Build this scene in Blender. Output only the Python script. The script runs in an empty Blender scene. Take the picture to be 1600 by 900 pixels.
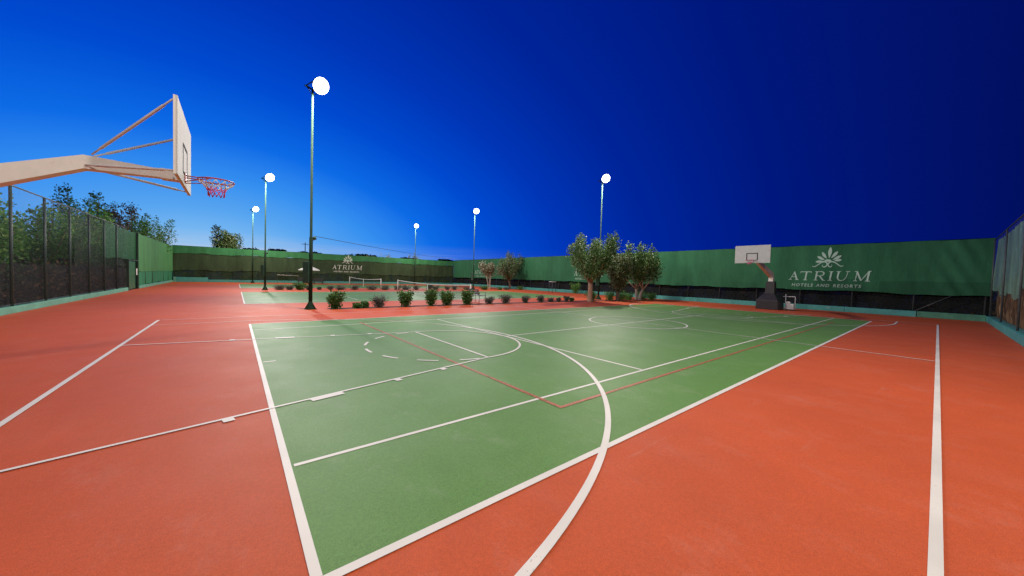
import bpy, bmesh, math, random
import numpy as np
from mathutils import Vector, Matrix
C = bpy.context.scene
R = math.radians

# ------------------------------------------------------------------ camera
yaw, pit, rol = R(38.884), R(-1.762), R(1.645)
fw = Vector((math.sin(yaw)*math.cos(pit), math.cos(yaw)*math.cos(pit), math.sin(pit)))
rt = Vector((math.cos(yaw), -math.sin(yaw), 0)); up = rt.cross(fw)
rt2 = math.cos(rol)*rt + math.sin(rol)*up; up2 = -math.sin(rol)*rt + math.cos(rol)*up
cd = bpy.data.cameras.new('camera'); cam = bpy.data.objects.new('camera', cd); C.collection.objects.link(cam)
M = Matrix((rt2, up2, -fw)).transposed().to_4x4(); M.translation = Vector((-0.321, -1.941, 1.627))
cam.matrix_world = M
cd.sensor_width = 36; cd.lens = 536.478/1600*36; cd.clip_start = .05; cd.clip_end = 3000
C.camera = cam

# ------------------------------------------------------------------ dusk sky
W = bpy.data.worlds.new('World'); C.world = W; W.use_nodes = True
nt = W.node_tree; nt.nodes.clear()
def N(nt, t, **k):
    n = nt.nodes.new(t)
    for a, b in k.items():
        if a == 'inp':
            for i, v in b.items(): n.inputs[i].default_value = v
        else: setattr(n, a, b)
    return n
def Lk(nt, a, b): nt.links.new(a, b)
def ramp(nt, stops, interp='LINEAR'):
    r = N(nt, 'ShaderNodeValToRGB'); cr = r.color_ramp; cr.interpolation = interp
    while len(cr.elements) < len(stops): cr.elements.new(.5)
    for e, (p, c) in zip(cr.elements, stops):
        e.position = p; e.color = (*c, 1) if len(c) == 3 else c
    return r
def lin(r, g, b):
    f = lambda c: (c/255/12.92) if c/255 <= .04045 else ((c/255+.055)/1.055)**2.4
    return (f(r), f(g), f(b))
tc = N(nt, 'ShaderNodeTexCoord'); sep = N(nt, 'ShaderNodeSeparateXYZ'); Lk(nt, tc.outputs['Generated'], sep.inputs[0])
az = R(-3)                                                  # where the sun went down
S = Vector((math.sin(az), math.cos(az), -.04)).normalized()
sq = N(nt, 'ShaderNodeVectorMath', operation='MULTIPLY'); Lk(nt, tc.outputs['Generated'], sq.inputs[0]); sq.inputs[1].default_value = (1, 1, 1.9)
nq = N(nt, 'ShaderNodeVectorMath', operation='NORMALIZE'); Lk(nt, sq.outputs[0], nq.inputs[0])
dot = N(nt, 'ShaderNodeVectorMath', operation='DOT_PRODUCT'); Lk(nt, nq.outputs[0], dot.inputs[0]); dot.inputs[1].default_value = S
ac = N(nt, 'ShaderNodeMath', operation='ARCCOSINE'); Lk(nt, dot.outputs['Value'], ac.inputs[0])
dv = N(nt, 'ShaderNodeMath', operation='DIVIDE'); Lk(nt, ac.outputs[0], dv.inputs[0]); dv.inputs[1].default_value = math.pi
deg = lambda d: d/180
main = ramp(nt, [(deg(3), lin(160,204,240)), (deg(9), lin(130,190,241)), (deg(16), lin(88,165,240)), (deg(23), lin(52,143,240)), (deg(31), lin(13,107,230)), (deg(41), lin(0,75,209)),
                 (deg(52), lin(0,53,182)), (deg(64), lin(0,37,154)), (deg(80), lin(0,24,126)), (deg(103), lin(2,12,84)), (deg(150), lin(2,8,60))])
Lk(nt, dv.outputs[0], main.inputs[0])
# pale lavender band low on the horizon around the sunset, with thin streaks
ma = N(nt, 'ShaderNodeMapping'); Lk(nt, tc.outputs['Generated'], ma.inputs[0]); ma.inputs['Scale'].default_value = (3, 3, 70)
nz = N(nt, 'ShaderNodeTexNoise', inp={'Scale': 2.2, 'Detail': 4}); Lk(nt, ma.outputs[0], nz.inputs[0])
el = N(nt, 'ShaderNodeMapRange', inp={'From Min': .012, 'From Max': .085, 'To Min': 1., 'To Max': 0.}); Lk(nt, sep.outputs[2], el.inputs[0])
azf = N(nt, 'ShaderNodeMapRange', inp={'From Min': R(62), 'From Max': R(8), 'To Min': 0, 'To Max': 1}); Lk(nt, ac.outputs[0], azf.inputs[0])
mm = N(nt, 'ShaderNodeMath', operation='MULTIPLY'); Lk(nt, el.outputs[0], mm.inputs[0]); Lk(nt, azf.outputs[0], mm.inputs[1])
st = N(nt, 'ShaderNodeMapRange', inp={'From Min': .35, 'From Max': .62, 'To Min': .45, 'To Max': 1.}); Lk(nt, nz.outputs[0], st.inputs[0])
m2 = N(nt, 'ShaderNodeMath', operation='MULTIPLY'); Lk(nt, mm.outputs[0], m2.inputs[0]); Lk(nt, st.outputs[0], m2.inputs[1])
mx = N(nt, 'ShaderNodeMix', data_type='RGBA'); Lk(nt, m2.outputs[0], mx.inputs[0]); Lk(nt, main.outputs[0], mx.inputs[6])
lav = ramp(nt, [(0, lin(206,208,226)), (deg(28), lin(160,182,226)), (deg(45), lin(66,104,190)), (deg(70), lin(10,40,130))]); Lk(nt, dv.outputs[0], lav.inputs[0])
Lk(nt, lav.outputs[0], mx.inputs[7])
# dark cloud bank low on the right of the glow
dk = N(nt, 'ShaderNodeMapRange', inp={'From Min': .045, 'From Max': .02, 'To Min': 0, 'To Max': 1}); Lk(nt, sep.outputs[2], dk.inputs[0])
dka = N(nt, 'ShaderNodeMapRange', inp={'From Min': R(30), 'From Max': R(42), 'To Min': 0, 'To Max': 1}); Lk(nt, ac.outputs[0], dka.inputs[0])
d3 = N(nt, 'ShaderNodeMath', operation='MULTIPLY'); Lk(nt, dk.outputs[0], d3.inputs[0]); Lk(nt, dka.outputs[0], d3.inputs[1])
d4 = N(nt, 'ShaderNodeMath', operation='MULTIPLY'); Lk(nt, d3.outputs[0], d4.inputs[0]); Lk(nt, st.outputs[0], d4.inputs[1])
mx2 = N(nt, 'ShaderNodeMix', data_type='RGBA'); Lk(nt, d4.outputs[0], mx2.inputs[0]); Lk(nt, mx.outputs[2], mx2.inputs[6]); mx2.inputs[7].default_value = (*lin(14,42,122), 1)
bg = N(nt, 'ShaderNodeBackground', inp={'Strength': 1.0}); Lk(nt, mx2.outputs[2], bg.inputs[0])
wo = N(nt, 'ShaderNodeOutputWorld'); Lk(nt, bg.outputs[0], wo.inputs[0])
vs = C.view_settings; vs.view_transform = 'Standard'; vs.look = 'None'; vs.exposure = 0; vs.gamma = 1; vs.use_curve_mapping = False
C.render.engine = 'CYCLES'; C.cycles.transparent_max_bounces = 16
LAMP_W = 3950; LAMP_COL = (1.0, .94, .84)

# ------------------------------------------------------------------ helpers
def tag(o, label=None, cat=None, group=None, kind=None):
    if label: o['label'] = label
    if cat: o['category'] = cat
    if group: o['group'] = group
    if kind: o['kind'] = kind
    return o
def empty(name, loc=(0,0,0), rz=0, label=None, cat=None, group=None):
    o = bpy.data.objects.new(name, None); C.collection.objects.link(o); o.location = loc; o.rotation_euler = (0,0,rz); o.empty_display_size = .2
    return tag(o, label, cat, group)
class MB:
    """collects shapes, builds ONE mesh object"""
    def __init__(s): s.v = []; s.f = []; s.smooth = []
    def add(s, vs, fs, sm=False):
        o = len(s.v); s.v += [tuple(p) for p in vs]; s.f += [tuple(i+o for i in f) for f in fs]; s.smooth += [sm]*len(fs); return s
    def box(s, x0, x1, y0, y1, z0, z1, bev=0):
        if bev <= 0:
            return s.add([(x0,y0,z0),(x1,y0,z0),(x1,y1,z0),(x0,y1,z0),(x0,y0,z1),(x1,y0,z1),(x1,y1,z1),(x0,y1,z1)],
                         [(3,2,1,0),(4,5,6,7),(0,1,5,4),(1,2,6,5),(2,3,7,6),(3,0,4,7)])
        bm = bmesh.new(); bmesh.ops.create_cube(bm, size=1)
        for v in bm.verts: v.co = Vector(((x0+x1)/2+v.co.x*(x1-x0), (y0+y1)/2+v.co.y*(y1-y0), (z0+z1)/2+v.co.z*(z1-z0)))
        bmesh.ops.bevel(bm, geom=bm.edges[:], offset=bev, segments=2, affect='EDGES', profile=.5)
        bm.verts.index_update(); vs = [v.co[:] for v in bm.verts]; fs = [[v.index for v in f.verts] for f in bm.faces]; bm.free()
        return s.add(vs, fs)
    def tube(s, pts, rad, n=8, caps=True, sm=True):
        pts = [Vector(p) for p in pts]; rad = rad if isinstance(rad, (list, tuple)) else [rad]*len(pts)
        vs = []; prev = None
        for i, p in enumerate(pts):
            t = (pts[min(i+1, len(pts)-1)] - pts[max(i-1, 0)]).normalized()
            if prev is None:
                a = Vector((0,0,1)) if abs(t.z) < .9 else Vector((1,0,0)); u = t.cross(a).normalized()
            else: u = (prev - t*prev.dot(t)).normalized()
            prev = u; w = t.cross(u)
            for k in range(n):
                an = 2*math.pi*k/n; vs.append(p + (u*math.cos(an)+w*math.sin(an))*rad[i])
        fs = []
        for i in range(len(pts)-1):
            for k in range(n):
                k2 = (k+1) % n; fs.append((i*n+k, i*n+k2, (i+1)*n+k2, (i+1)*n+k))
        s.add(vs, fs, sm)
        if caps:
            o = len(s.v)-len(vs); s.f += [tuple(o+k for k in reversed(range(n))), tuple(o+(len(pts)-1)*n+k for k in range(n))]; s.smooth += [False, False]
        return s
    def bar(s, a, b, w, h=None, upv=(0,0,1)):
        """rectangular bar from a to b"""
        h = h or w; a, b = Vector(a), Vector(b); t = (b-a).normalized(); u = t.cross(Vector(upv))
        if u.length < 1e-4: u = t.cross(Vector((1,0,0)))
        u.normalize(); v = u.cross(t)
        vs = [p + u*sx*w/2 + v*sy*h/2 for p in (a, b) for sx, sy in ((-1,-1),(1,-1),(1,1),(-1,1))]
        return s.add(vs, [(0,1,2,3),(7,6,5,4),(0,4,5,1),(1,5,6,2),(2,6,7,3),(3,7,4,0)])
    def lathe(s, prof, n=24, c=(0,0,0)):
        vs = [(c[0]+r*math.cos(2*math.pi*k/n), c[1]+r*math.sin(2*math.pi*k/n), c[2]+z) for r, z in prof for k in range(n)]
        fs = [(i*n+k, i*n+(k+1) % n, (i+1)*n+(k+1) % n, (i+1)*n+k) for i in range(len(prof)-1) for k in range(n)]
        return s.add(vs, fs, True)
    def build(s, name, mat, parent=None, loc=None, rz=None):
        me = bpy.data.meshes.new(name); me.from_pydata(s.v, [], s.f); me.update()
        if any(s.smooth): me.polygons.foreach_set('use_smooth', s.smooth)
        me.materials.append(mat); o = bpy.data.objects.new(name, me); C.collection.objects.link(o)
        if parent: o.parent = parent
        if loc: o.location = loc
        if rz: o.rotation_euler = (0,0,rz)
        return o

def mat(name, col, rough=.6, var=.12, scale=6, bump=0, bscale=40, metal=0, spec=.5, col2=None, stretch=(1,1,1), trans=0, grime=None):
    m = bpy.data.materials.new(name); m.use_nodes = True; t = m.node_tree; b = t.nodes['Principled BSDF']
    g = N(t, 'ShaderNodeNewGeometry'); mp = N(t, 'ShaderNodeMapping'); Lk(t, g.outputs['Position'], mp.inputs[0]); mp.inputs['Scale'].default_value = stretch
    nz = N(t, 'ShaderNodeTexNoise', inp={'Scale': scale, 'Detail': 5, 'Roughness': .6}); Lk(t, mp.outputs[0], nz.inputs[0])
    c2 = col2 or tuple(min(1, c*(1+var)) for c in col); c1 = tuple(c*(1-var) for c in col)
    r = ramp(t, [(.3, c1), (.7, c2)]); Lk(t, nz.outputs[0], r.inputs[0]); out = r.outputs[0]
    if grime:
        n2 = N(t, 'ShaderNodeTexNoise', inp={'Scale': grime[1], 'Detail': 6, 'Roughness': .7}); Lk(t, g.outputs['Position'], n2.inputs[0])
        mr = N(t, 'ShaderNodeMapRange', inp={'From Min': grime[2], 'From Max': grime[2]+.12, 'To Min': 0, 'To Max': grime[3]}); Lk(t, n2.outputs[0], mr.inputs[0])
        mx = N(t, 'ShaderNodeMix', data_type='RGBA'); Lk(t, mr.outputs[0], mx.inputs[0]); Lk(t, out, mx.inputs[6]); mx.inputs[7].default_value = (*grime[0], 1); out = mx.outputs[2]
    Lk(t, out, b.inputs['Base Color'])
    b.inputs['Roughness'].default_value = rough; b.inputs['Metallic'].default_value = metal; b.inputs['Specular IOR Level'].default_value = spec
    if bump:
        n3 = N(t, 'ShaderNodeTexNoise', inp={'Scale': bscale, 'Detail': 3}); Lk(t, mp.outputs[0], n3.inputs[0])
        bp = N(t, 'ShaderNodeBump', inp={'Strength': bump, 'Distance': .01}); Lk(t, n3.outputs[0], bp.inputs['Height']); Lk(t, bp.outputs[0], b.inputs['Normal'])
    return m

def court_mat(name, col, rough=.5, blotch=.16, scuff=.10, spec=.5):
    """painted acrylic: sand grain, roller blotches, pale scuffs, darker spots"""
    m = bpy.data.materials.new(name); m.use_nodes = True; t = m.node_tree; b = t.nodes['Principled BSDF']
    g = N(t, 'ShaderNodeNewGeometry')
    def noise(sc, det, ro, st=(1,1,1), rz=0):
        mp = N(t, 'ShaderNodeMapping'); Lk(t, g.outputs['Position'], mp.inputs[0]); mp.inputs['Scale'].default_value = st; mp.inputs['Rotation'].default_value = (0,0,rz)
        n = N(t, 'ShaderNodeTexNoise', inp={'Scale': sc, 'Detail': det, 'Roughness': ro}); Lk(t, mp.outputs[0], n.inputs[0]); return n
    base = N(t, 'ShaderNodeRGB'); base.outputs[0].default_value = (*col, 1); cur = base.outputs[0]
    def mulr(n, lo, hi, a, bb):
        nonlocal cur
        r = N(t, 'ShaderNodeMapRange', inp={'From Min': lo, 'From Max': hi, 'To Min': a, 'To Max': bb}); Lk(t, n.outputs[0], r.inputs[0])
        x = N(t, 'ShaderNodeVectorMath', operation='SCALE'); Lk(t, cur, x.inputs[0]); Lk(t, r.outputs[0], x.inputs['Scale']); cur = x.outputs[0]
    def mixto(n, lo, hi, f, c):
        nonlocal cur
        r = N(t, 'ShaderNodeMapRange', inp={'From Min': lo, 'From Max': hi, 'To Min': 0, 'To Max': f}); Lk(t, n.outputs[0], r.inputs[0])
        x = N(t, 'ShaderNodeMix', data_type='RGBA'); Lk(t, r.outputs[0], x.inputs[0]); Lk(t, cur, x.inputs[6]); x.inputs[7].default_value = (*c, 1); cur = x.outputs[2]
    mulr(noise(.35, 5, .6), .3, .7, 1-blotch, 1+blotch)
    mulr(noise(2.6, 7, .75), .3, .7, .95, 1.05)
    mulr(noise(150, 3, .6), .25, .75, .68, 1.32)
    mulr(noise(34, 4, .75), .3, .7, .88, 1.12)
    mixto(noise(22, 3, .6), .70, .76, .22, (.10,.07,.05))
    mixto(noise(.9, 7, .75, (1, .5, 1), R(35)), .50, .78, scuff*2.2, (.55,.50,.46))
    mixto(noise(7, 4, .6), .68, .75, .30, tuple(c*.55 for c in col))
    mixto(noise(1.5, 9, .8, (1, .7, 1), R(15)), .54, .72, scuff*5, (.52,.45,.40))
    mixto(noise(3.2, 8, .8, (1, .10, 1), R(52)), .60, .68, .16, tuple(c*.6 for c in col))
    mixto(noise(4.1, 8, .8, (.10, 1, 1), R(28)), .61, .69, .14, (.40,.33,.28))
    Lk(t, cur, b.inputs['Base Color'])
    rr = N(t, 'ShaderNodeMapRange', inp={'From Min': .3, 'From Max': .7, 'To Min': rough-.03, 'To Max': rough+.04}); nn = noise(1.1, 5, .6); Lk(t, nn.outputs[0], rr.inputs[0]); Lk(t, rr.outputs[0], b.inputs['Roughness'])
    b.inputs['Specular IOR Level'].default_value = spec
    n3 = noise(320, 2, .5); bp = N(t, 'ShaderNodeBump', inp={'Strength': .35, 'Distance': .003}); Lk(t, n3.outputs[0], bp.inputs['Height']); Lk(t, bp.outputs[0], b.inputs['Normal'])
    return m

def paint_mat(name, col, wear=.55):
    """line paint worn through in small flecks (the gaps are really transparent)"""
    m = bpy.data.materials.new(name); m.use_nodes = True; t = m.node_tree; b = t.nodes['Principled BSDF']
    g = N(t, 'ShaderNodeNewGeometry')
    n = N(t, 'ShaderNodeTexNoise', inp={'Scale': 45, 'Detail': 6, 'Roughness': .75}); Lk(t, g.outputs['Position'], n.inputs[0])
    n1 = N(t, 'ShaderNodeTexNoise', inp={'Scale': 1.3, 'Detail': 3}); Lk(t, g.outputs['Position'], n1.inputs[0])
    ad = N(t, 'ShaderNodeMath', operation='MULTIPLY_ADD', inp={1: .35}); Lk(t, n1.outputs[0], ad.inputs[0]); Lk(t, n.outputs[0], ad.inputs[2])
    r = N(t, 'ShaderNodeMapRange', inp={'From Min': wear+.22, 'From Max': wear+.30, 'To Min': 1, 'To Max': .35}); Lk(t, ad.outputs[0], r.inputs[0])
    Lk(t, r.outputs[0], b.inputs['Alpha'])
    rr = ramp(t, [(.3, tuple(c*.84 for c in col)), (.7, col)]); Lk(t, n1.outputs[0], rr.inputs[0]); Lk(t, rr.outputs[0], b.inputs['Base Color'])
    b.inputs['Roughness'].default_value = .55
    return m

def leaf_mat(name, c1, c2, c3=None, rough=.42, tr=.25):
    m = bpy.data.materials.new(name); m.use_nodes = True; t = m.node_tree; b = t.nodes['Principled BSDF']; o = t.nodes['Material Output']
    g = N(t, 'ShaderNodeNewGeometry'); r = ramp(t, [(0, c1), (.75, c2), (1, c3 or c2)]); Lk(t, g.outputs['Random Per Island'], r.inputs[0]); Lk(t, r.outputs[0], b.inputs['Base Color'])
    b.inputs['Roughness'].default_value = rough
    tl = N(t, 'ShaderNodeBsdfTranslucent'); Lk(t, r.outputs[0], tl.inputs[0])
    mx = N(t, 'ShaderNodeMixShader', inp={0: tr}); Lk(t, b.outputs[0], mx.inputs[1]); Lk(t, tl.outputs[0], mx.inputs[2]); Lk(t, mx.outputs[0], o.inputs[0])
    return m

def fabric_mat(name, col, through=0.0, tr=.12, axis='Y', blotch=.22):
    """woven windscreen cloth: fine weave, sun-faded blotches, vertical creases; 'through' = share of open weave"""
    m = bpy.data.materials.new(name); m.use_nodes = True; t = m.node_tree; b = t.nodes['Principled BSDF']; o = t.nodes['Material Output']
    g = N(t, 'ShaderNodeNewGeometry'); mp = N(t, 'ShaderNodeMapping'); Lk(t, g.outputs['Position'], mp.inputs[0]); mp.inputs['Scale'].default_value = (1,1,.25)
    n = N(t, 'ShaderNodeTexNoise', inp={'Scale': 1.1, 'Detail': 5, 'Roughness': .65}); Lk(t, mp.outputs[0], n.inputs[0])
    n2 = N(t, 'ShaderNodeTexNoise', inp={'Scale': 14, 'Detail': 3, 'Roughness': .6}); Lk(t, mp.outputs[0], n2.inputs[0])
    ad = N(t, 'ShaderNodeMath', operation='MULTIPLY_ADD', inp={1: .35}); Lk(t, n2.outputs[0], ad.inputs[0]); Lk(t, n.outputs[0], ad.inputs[2])
    r = ramp(t, [(.45, tuple(c*(1-blotch) for c in col)), (.9, tuple(c*(1+blotch)+.006 for c in col))]); Lk(t, ad.outputs[0], r.inputs[0]); Lk(t, r.outputs[0], b.inputs['Base Color'])
    b.inputs['Roughness'].default_value = .8; b.inputs['Specular IOR Level'].default_value = .25
    bp = N(t, 'ShaderNodeBump', inp={'Strength': .4, 'Distance': .02}); Lk(t, n2.outputs[0], bp.inputs['Height']); Lk(t, bp.outputs[0], b.inputs['Normal'])
    tl = N(t, 'ShaderNodeBsdfTranslucent'); Lk(t, r.outputs[0], tl.inputs[0])
    mx = N(t, 'ShaderNodeMixShader', inp={0: tr}); Lk(t, b.outputs[0], mx.inputs[1]); Lk(t, tl.outputs[0], mx.inputs[2]); last = mx
    if through:
        tp = N(t, 'ShaderNodeBsdfTransparent'); n3 = N(t, 'ShaderNodeTexNoise', inp={'Scale': 60, 'Detail': 2}); Lk(t, g.outputs['Position'], n3.inputs[0])
        rr = N(t, 'ShaderNodeMapRange', inp={'From Min': .35, 'From Max': .65, 'To Min': max(0, through-.22), 'To Max': min(1, through+.22)}); Lk(t, n3.outputs[0], rr.inputs[0])
        m2 = N(t, 'ShaderNodeMixShader'); Lk(t, rr.outputs[0], m2.inputs[0]); Lk(t, mx.outputs[0], m2.inputs[1]); Lk(t, tp.outputs[0], m2.inputs[2]); last = m2
    Lk(t, last.outputs[0], o.inputs[0])
    return m

def wire_mat(name, col, along='Y', cell=.055, wire=.0042):
    """chain-link: diagonal wires, open between"""
    m = bpy.data.materials.new(name); m.use_nodes = True; t = m.node_tree; b = t.nodes['Principled BSDF']; o = t.nodes['Material Output']
    b.inputs['Base Color'].default_value = (*col, 1); b.inputs['Roughness'].default_value = .5
    g = N(t, 'ShaderNodeNewGeometry'); s = N(t, 'ShaderNodeSeparateXYZ'); Lk(t, g.outputs['Position'], s.inputs[0])
    outs = []
    for op in ('ADD', 'SUBTRACT'):
        a = N(t, 'ShaderNodeMath', operation=op); Lk(t, s.outputs[along], a.inputs[0]); Lk(t, s.outputs['Z'], a.inputs[1])
        p = N(t, 'ShaderNodeMath', operation='PINGPONG', inp={1: cell*.707}); Lk(t, a.outputs[0], p.inputs[0])
        l = N(t, 'ShaderNodeMath', operation='LESS_THAN', inp={1: wire}); Lk(t, p.outputs[0], l.inputs[0]); outs.append(l)
    mxm = N(t, 'ShaderNodeMath', operation='MAXIMUM'); Lk(t, outs[0].outputs[0], mxm.inputs[0]); Lk(t, outs[1].outputs[0], mxm.inputs[1])
    tp = N(t, 'ShaderNodeBsdfTransparent'); mx = N(t, 'ShaderNodeMixShader'); Lk(t, mxm.outputs[0], mx.inputs[0]); Lk(t, tp.outputs[0], mx.inputs[1]); Lk(t, b.outputs[0], mx.inputs[2]); Lk(t, mx.outputs[0], o.inputs[0])
    return m
def emit_mat(name, col, s):
    m = bpy.data.materials.new(name); m.use_nodes = True; t = m.node_tree; t.nodes.remove(t.nodes['Principled BSDF'])
    e = N(t, 'ShaderNodeEmission', inp={'Color': (*col, 1), 'Strength': s}); Lk(t, e.outputs[0], t.nodes['Material Output'].inputs[0]); return m

m_orange = court_mat('court_orange', (.48, .078, .021), rough=.62, blotch=.07, scuff=.02, spec=.20)
m_green = court_mat('court_green', (.100, .215, .043), rough=.55, blotch=.07, scuff=.03, spec=.24)
m_line = paint_mat('line_paint', (.72, .655, .57), .60)
m_linethin = paint_mat('line_paint_thin', (.62, .52, .44), .47)
m_redline = paint_mat('red_line_paint', (.44, .115, .045), .45)
m_earth = mat('earth', (.05, .042, .03), .95, .35, 1.2, .4, 20)
m_soil = mat('soil', (.06, .024, .014), .95, .4, 6, .5, 60)
m_curb = mat('curb_paint', (.115, .34, .235), .6, .16, 2.5, .25, 30, grime=((.30,.36,.30), 3.0, .60, .6))
m_curbt = mat('curb_paint_teal', (.05, .27, .235), .55, .16, 2.5, .25, 30, grime=((.36,.42,.38), 2.2, .62, .7))
m_fab = fabric_mat('windscreen_green', (.025, .128, .055))
m_fabL = fabric_mat('windscreen_green_light', (.075, .25, .085), tr=.2)
m_fabdark = fabric_mat('windscreen_shaded', (.042, .072, .030), blotch=.35)  # darker brownish tone carries the shade on the far cloth
m_fabtop = fabric_mat('windscreen_lit_top', (.055, .24, .085), tr=.2)  # brighter tone carries the lamp light along the far cloth's top
m_netblack = fabric_mat('shade_net_black', (.003, .004, .003), through=.48, tr=.05, blotch=.4)
m_netgreen = fabric_mat('shade_net_green', (.015, .10, .038), through=.25, tr=.1)
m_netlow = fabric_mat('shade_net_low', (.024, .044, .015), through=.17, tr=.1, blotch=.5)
m_netpale = fabric_mat('pale_screen', (.20, .36, .24), through=.10, tr=.25, blotch=.5)
m_wire = wire_mat('chain_link_wire', (.012, .02, .015), 'Y', wire=.0026)
m_wirex = wire_mat('chain_link_wire_x', (.06, .07, .06), 'X')
m_post = mat('green_post_paint', (.010, .028, .018), .5, .2, 8)
m_postgrey = mat('grey_post', (.045, .05, .05), .55, .25, 8)
m_pole = mat('pole_paint', (.015, .034, .020), .8, .18, 6, spec=.1)
m_boxm = mat('box_paint', (.02, .07, .045), .5, .15, 6)
m_cream = mat('hoop_paint', (.76, .70, .63), .62, .06, 5, .08, 30, grime=((.35,.22,.13), 6.0, .66, .5))
m_board = mat('backboard', (.60, .57, .53), .75, .07, 4, grime=((.30,.25,.20), 5.0, .64, .4))
m_rim = mat('rim_paint', (.42, .06, .03), .4, .15, 20)
m_netw = mat('net_cord_white', (.75, .74, .80), .8, .1, 20)
m_netp = mat('net_cord_pink', (.72, .08, .22), .8, .1, 20)
m_pad = mat('pad_vinyl', (.022, .018, .018), .5, .25, 4, .15, 12)
m_black = mat('black_mark', (.02, .02, .02), .9, .1, 10, spec=.1)
m_white = mat('white_metal', (.62, .60, .57), .7, .08, 6, grime=((.25,.2,.15), 6.0, .66, .5))
m_print = mat('screen_print', (.36, .50, .40), .8, .12, 9, 0)
m_printfar = mat('screen_print_white', (.62, .66, .58), .8, .12, 9, 0)
m_bark = mat('bark', (.17, .12, .085), .9, .35, 14, .6, 50, stretch=(1,1,.3))
m_barkpale = mat('bark_pale', (.42, .34, .27), .9, .3, 14, .6, 50, stretch=(1,1,.3))
m_stem = mat('stems', (.09, .065, .04), .9, .3, 14)
m_leaf1 = leaf_mat('leaf_ficus', (.025,.065,.014), (.11,.225,.05), (.36,.42,.23), .5)
m_leaf2 = leaf_mat('leaf_pale', (.07,.08,.035), (.20,.20,.12), (.42,.36,.28), .4)
m_leafwild = leaf_mat('leaf_wild', (.04,.14,.022), (.16,.40,.07), (.34,.46,.12), .55, .4)
m_leafbrown = leaf_mat('leaf_brown', (.05,.035,.015), (.14,.09,.035), (.2,.16,.07), .6)
m_bushg = leaf_mat('leaf_bush_green', (.018,.065,.014), (.075,.20,.04), (.22,.36,.10), .45)
m_bushp = leaf_mat('leaf_bush_grey', (.03,.042,.03), (.11,.12,.09), (.24,.23,.20), .5)
m_reed = leaf_mat('dry_reed', (.16,.075,.028), (.46,.24,.09), (.62,.42,.22), .7, .4)
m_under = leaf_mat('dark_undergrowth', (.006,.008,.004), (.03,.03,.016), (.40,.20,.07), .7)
m_far = mat('distant_foliage', (.006, .010, .010), .95, .3, 1)
m_hill = mat('hill_slope', (.012, .018, .03), .95, .3, .02)
m_lens = emit_mat('lamp_glass', (1, .97, .92), 9)
m_metal = mat('galvanised', (.35,.36,.36), .4, .15, 10, metal=.7)
m_fabu = mat('parasol_cloth', (.66,.64,.60), .85, .05, 5)
m_darkwood = mat('dark_slats', (.03,.03,.03), .6, .2, 10)
m_rope = mat('cable_rubber', (.015,.015,.015), .6, .1, 10)

# ------------------------------------------------------------------ ground, courts and their lines
UL, UR, VN, VF = -5.9, 30.6, -3.6, 53.5
def sheet(name, x0, x1, y0, y1, z, m): return tag(MB().add([(x0,y0,z),(x1,y0,z),(x1,y1,z),(x0,y1,z)], [(0,1,2,3)]).build(name, m), kind='structure')
sheet('ground', -900, 900, -900, 900, -.02, m_earth)
sheet('court_paving', UL-.1, UR+.1, VN-.1, VF+.1, 0, m_orange)
for y0 in (0, 18.7, 36.7): sheet('tennis_court_surface', 0, 23.77, y0, y0+10.97, .003, m_green)
tag(MB().add([(2.9,14.62,.003),(27.2,14.62,.003),(27.2,15.30,.003),(2.9,15.30,.003)], [(0,1,2,3)]).build('planting_bed', m_soil), kind='structure')
tag(MB().add([(2.3,33.0,.003),(29.6,33.0,.003),(29.6,33.28,.003),(2.3,33.28,.003)], [(0,1,2,3)]).build('planting_bed', m_soil), kind='structure')
class Lines:
    def __init__(s, z): s.z = z; s.mb = MB()
    def rect(s, x0, x1, y0, y1): s.mb.add([(x0,y0,s.z),(x1,y0,s.z),(x1,y1,s.z),(x0,y1,s.z)], [(0,1,2,3)])
    def h(s, x0, x1, y, w): s.rect(x0, x1, y-w/2, y+w/2)
    def v(s, x, y0, y1, w): s.rect(x-w/2, x+w/2, y0, y1)
    def arc(s, cx, cy, r, a0, a1, w, n=64):
        vs = []; fs = []
        for i in range(n+1):
            a = a0+(a1-a0)*i/n
            for q in (r-w/2, r+w/2): vs.append((cx+q*math.cos(a), cy+q*math.sin(a), s.z))
        for i in range(n): fs.append((2*i, 2*i+1, 2*i+3, 2*i+2))
        s.mb.add(vs, fs)
    def seg(s, a, b, w):
        a, b = Vector(a), Vector(b); t = (b-a).normalized(); n = Vector((-t.y, t.x))*w/2
        s.mb.add([(*(a-n), s.z), (*(b-n), s.z), (*(b+n), s.z), (*(a+n), s.z)], [(0,1,2,3)])
def tennis(y0, label):
    l = Lines(.006); LL, WW, s = 23.77, 10.97, 1.372
    e = .05
    l.h(0, LL, y0+e/2, .062); l.h(0, LL, y0+WW-.025, .05)
    l.v(.02, y0+.04, y0+WW-.05, .056); l.v(LL-.02, y0+.04, y0+WW-.05, .08)
    l.h(.065, LL-.065, y0+s, .046); l.h(.065, LL-.065, y0+WW-s, .05)
    l.v(5.485, y0+s+.03, y0+WW-s-.03, .05); l.v(LL-5.485, y0+s+.03, y0+WW-s-.03, .05)
    l.h(5.515, 11.885, y0+WW/2, .05); l.h(11.885, LL-5.515, y0+WW/2, .05)
    l.h(.065, .25, y0+WW/2, .05)
    return tag(l.mb.build('tennis_court_lines', m_line), kind='structure')
for y0 in (0, 18.7, 36.7): tennis(y0, '')
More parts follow.
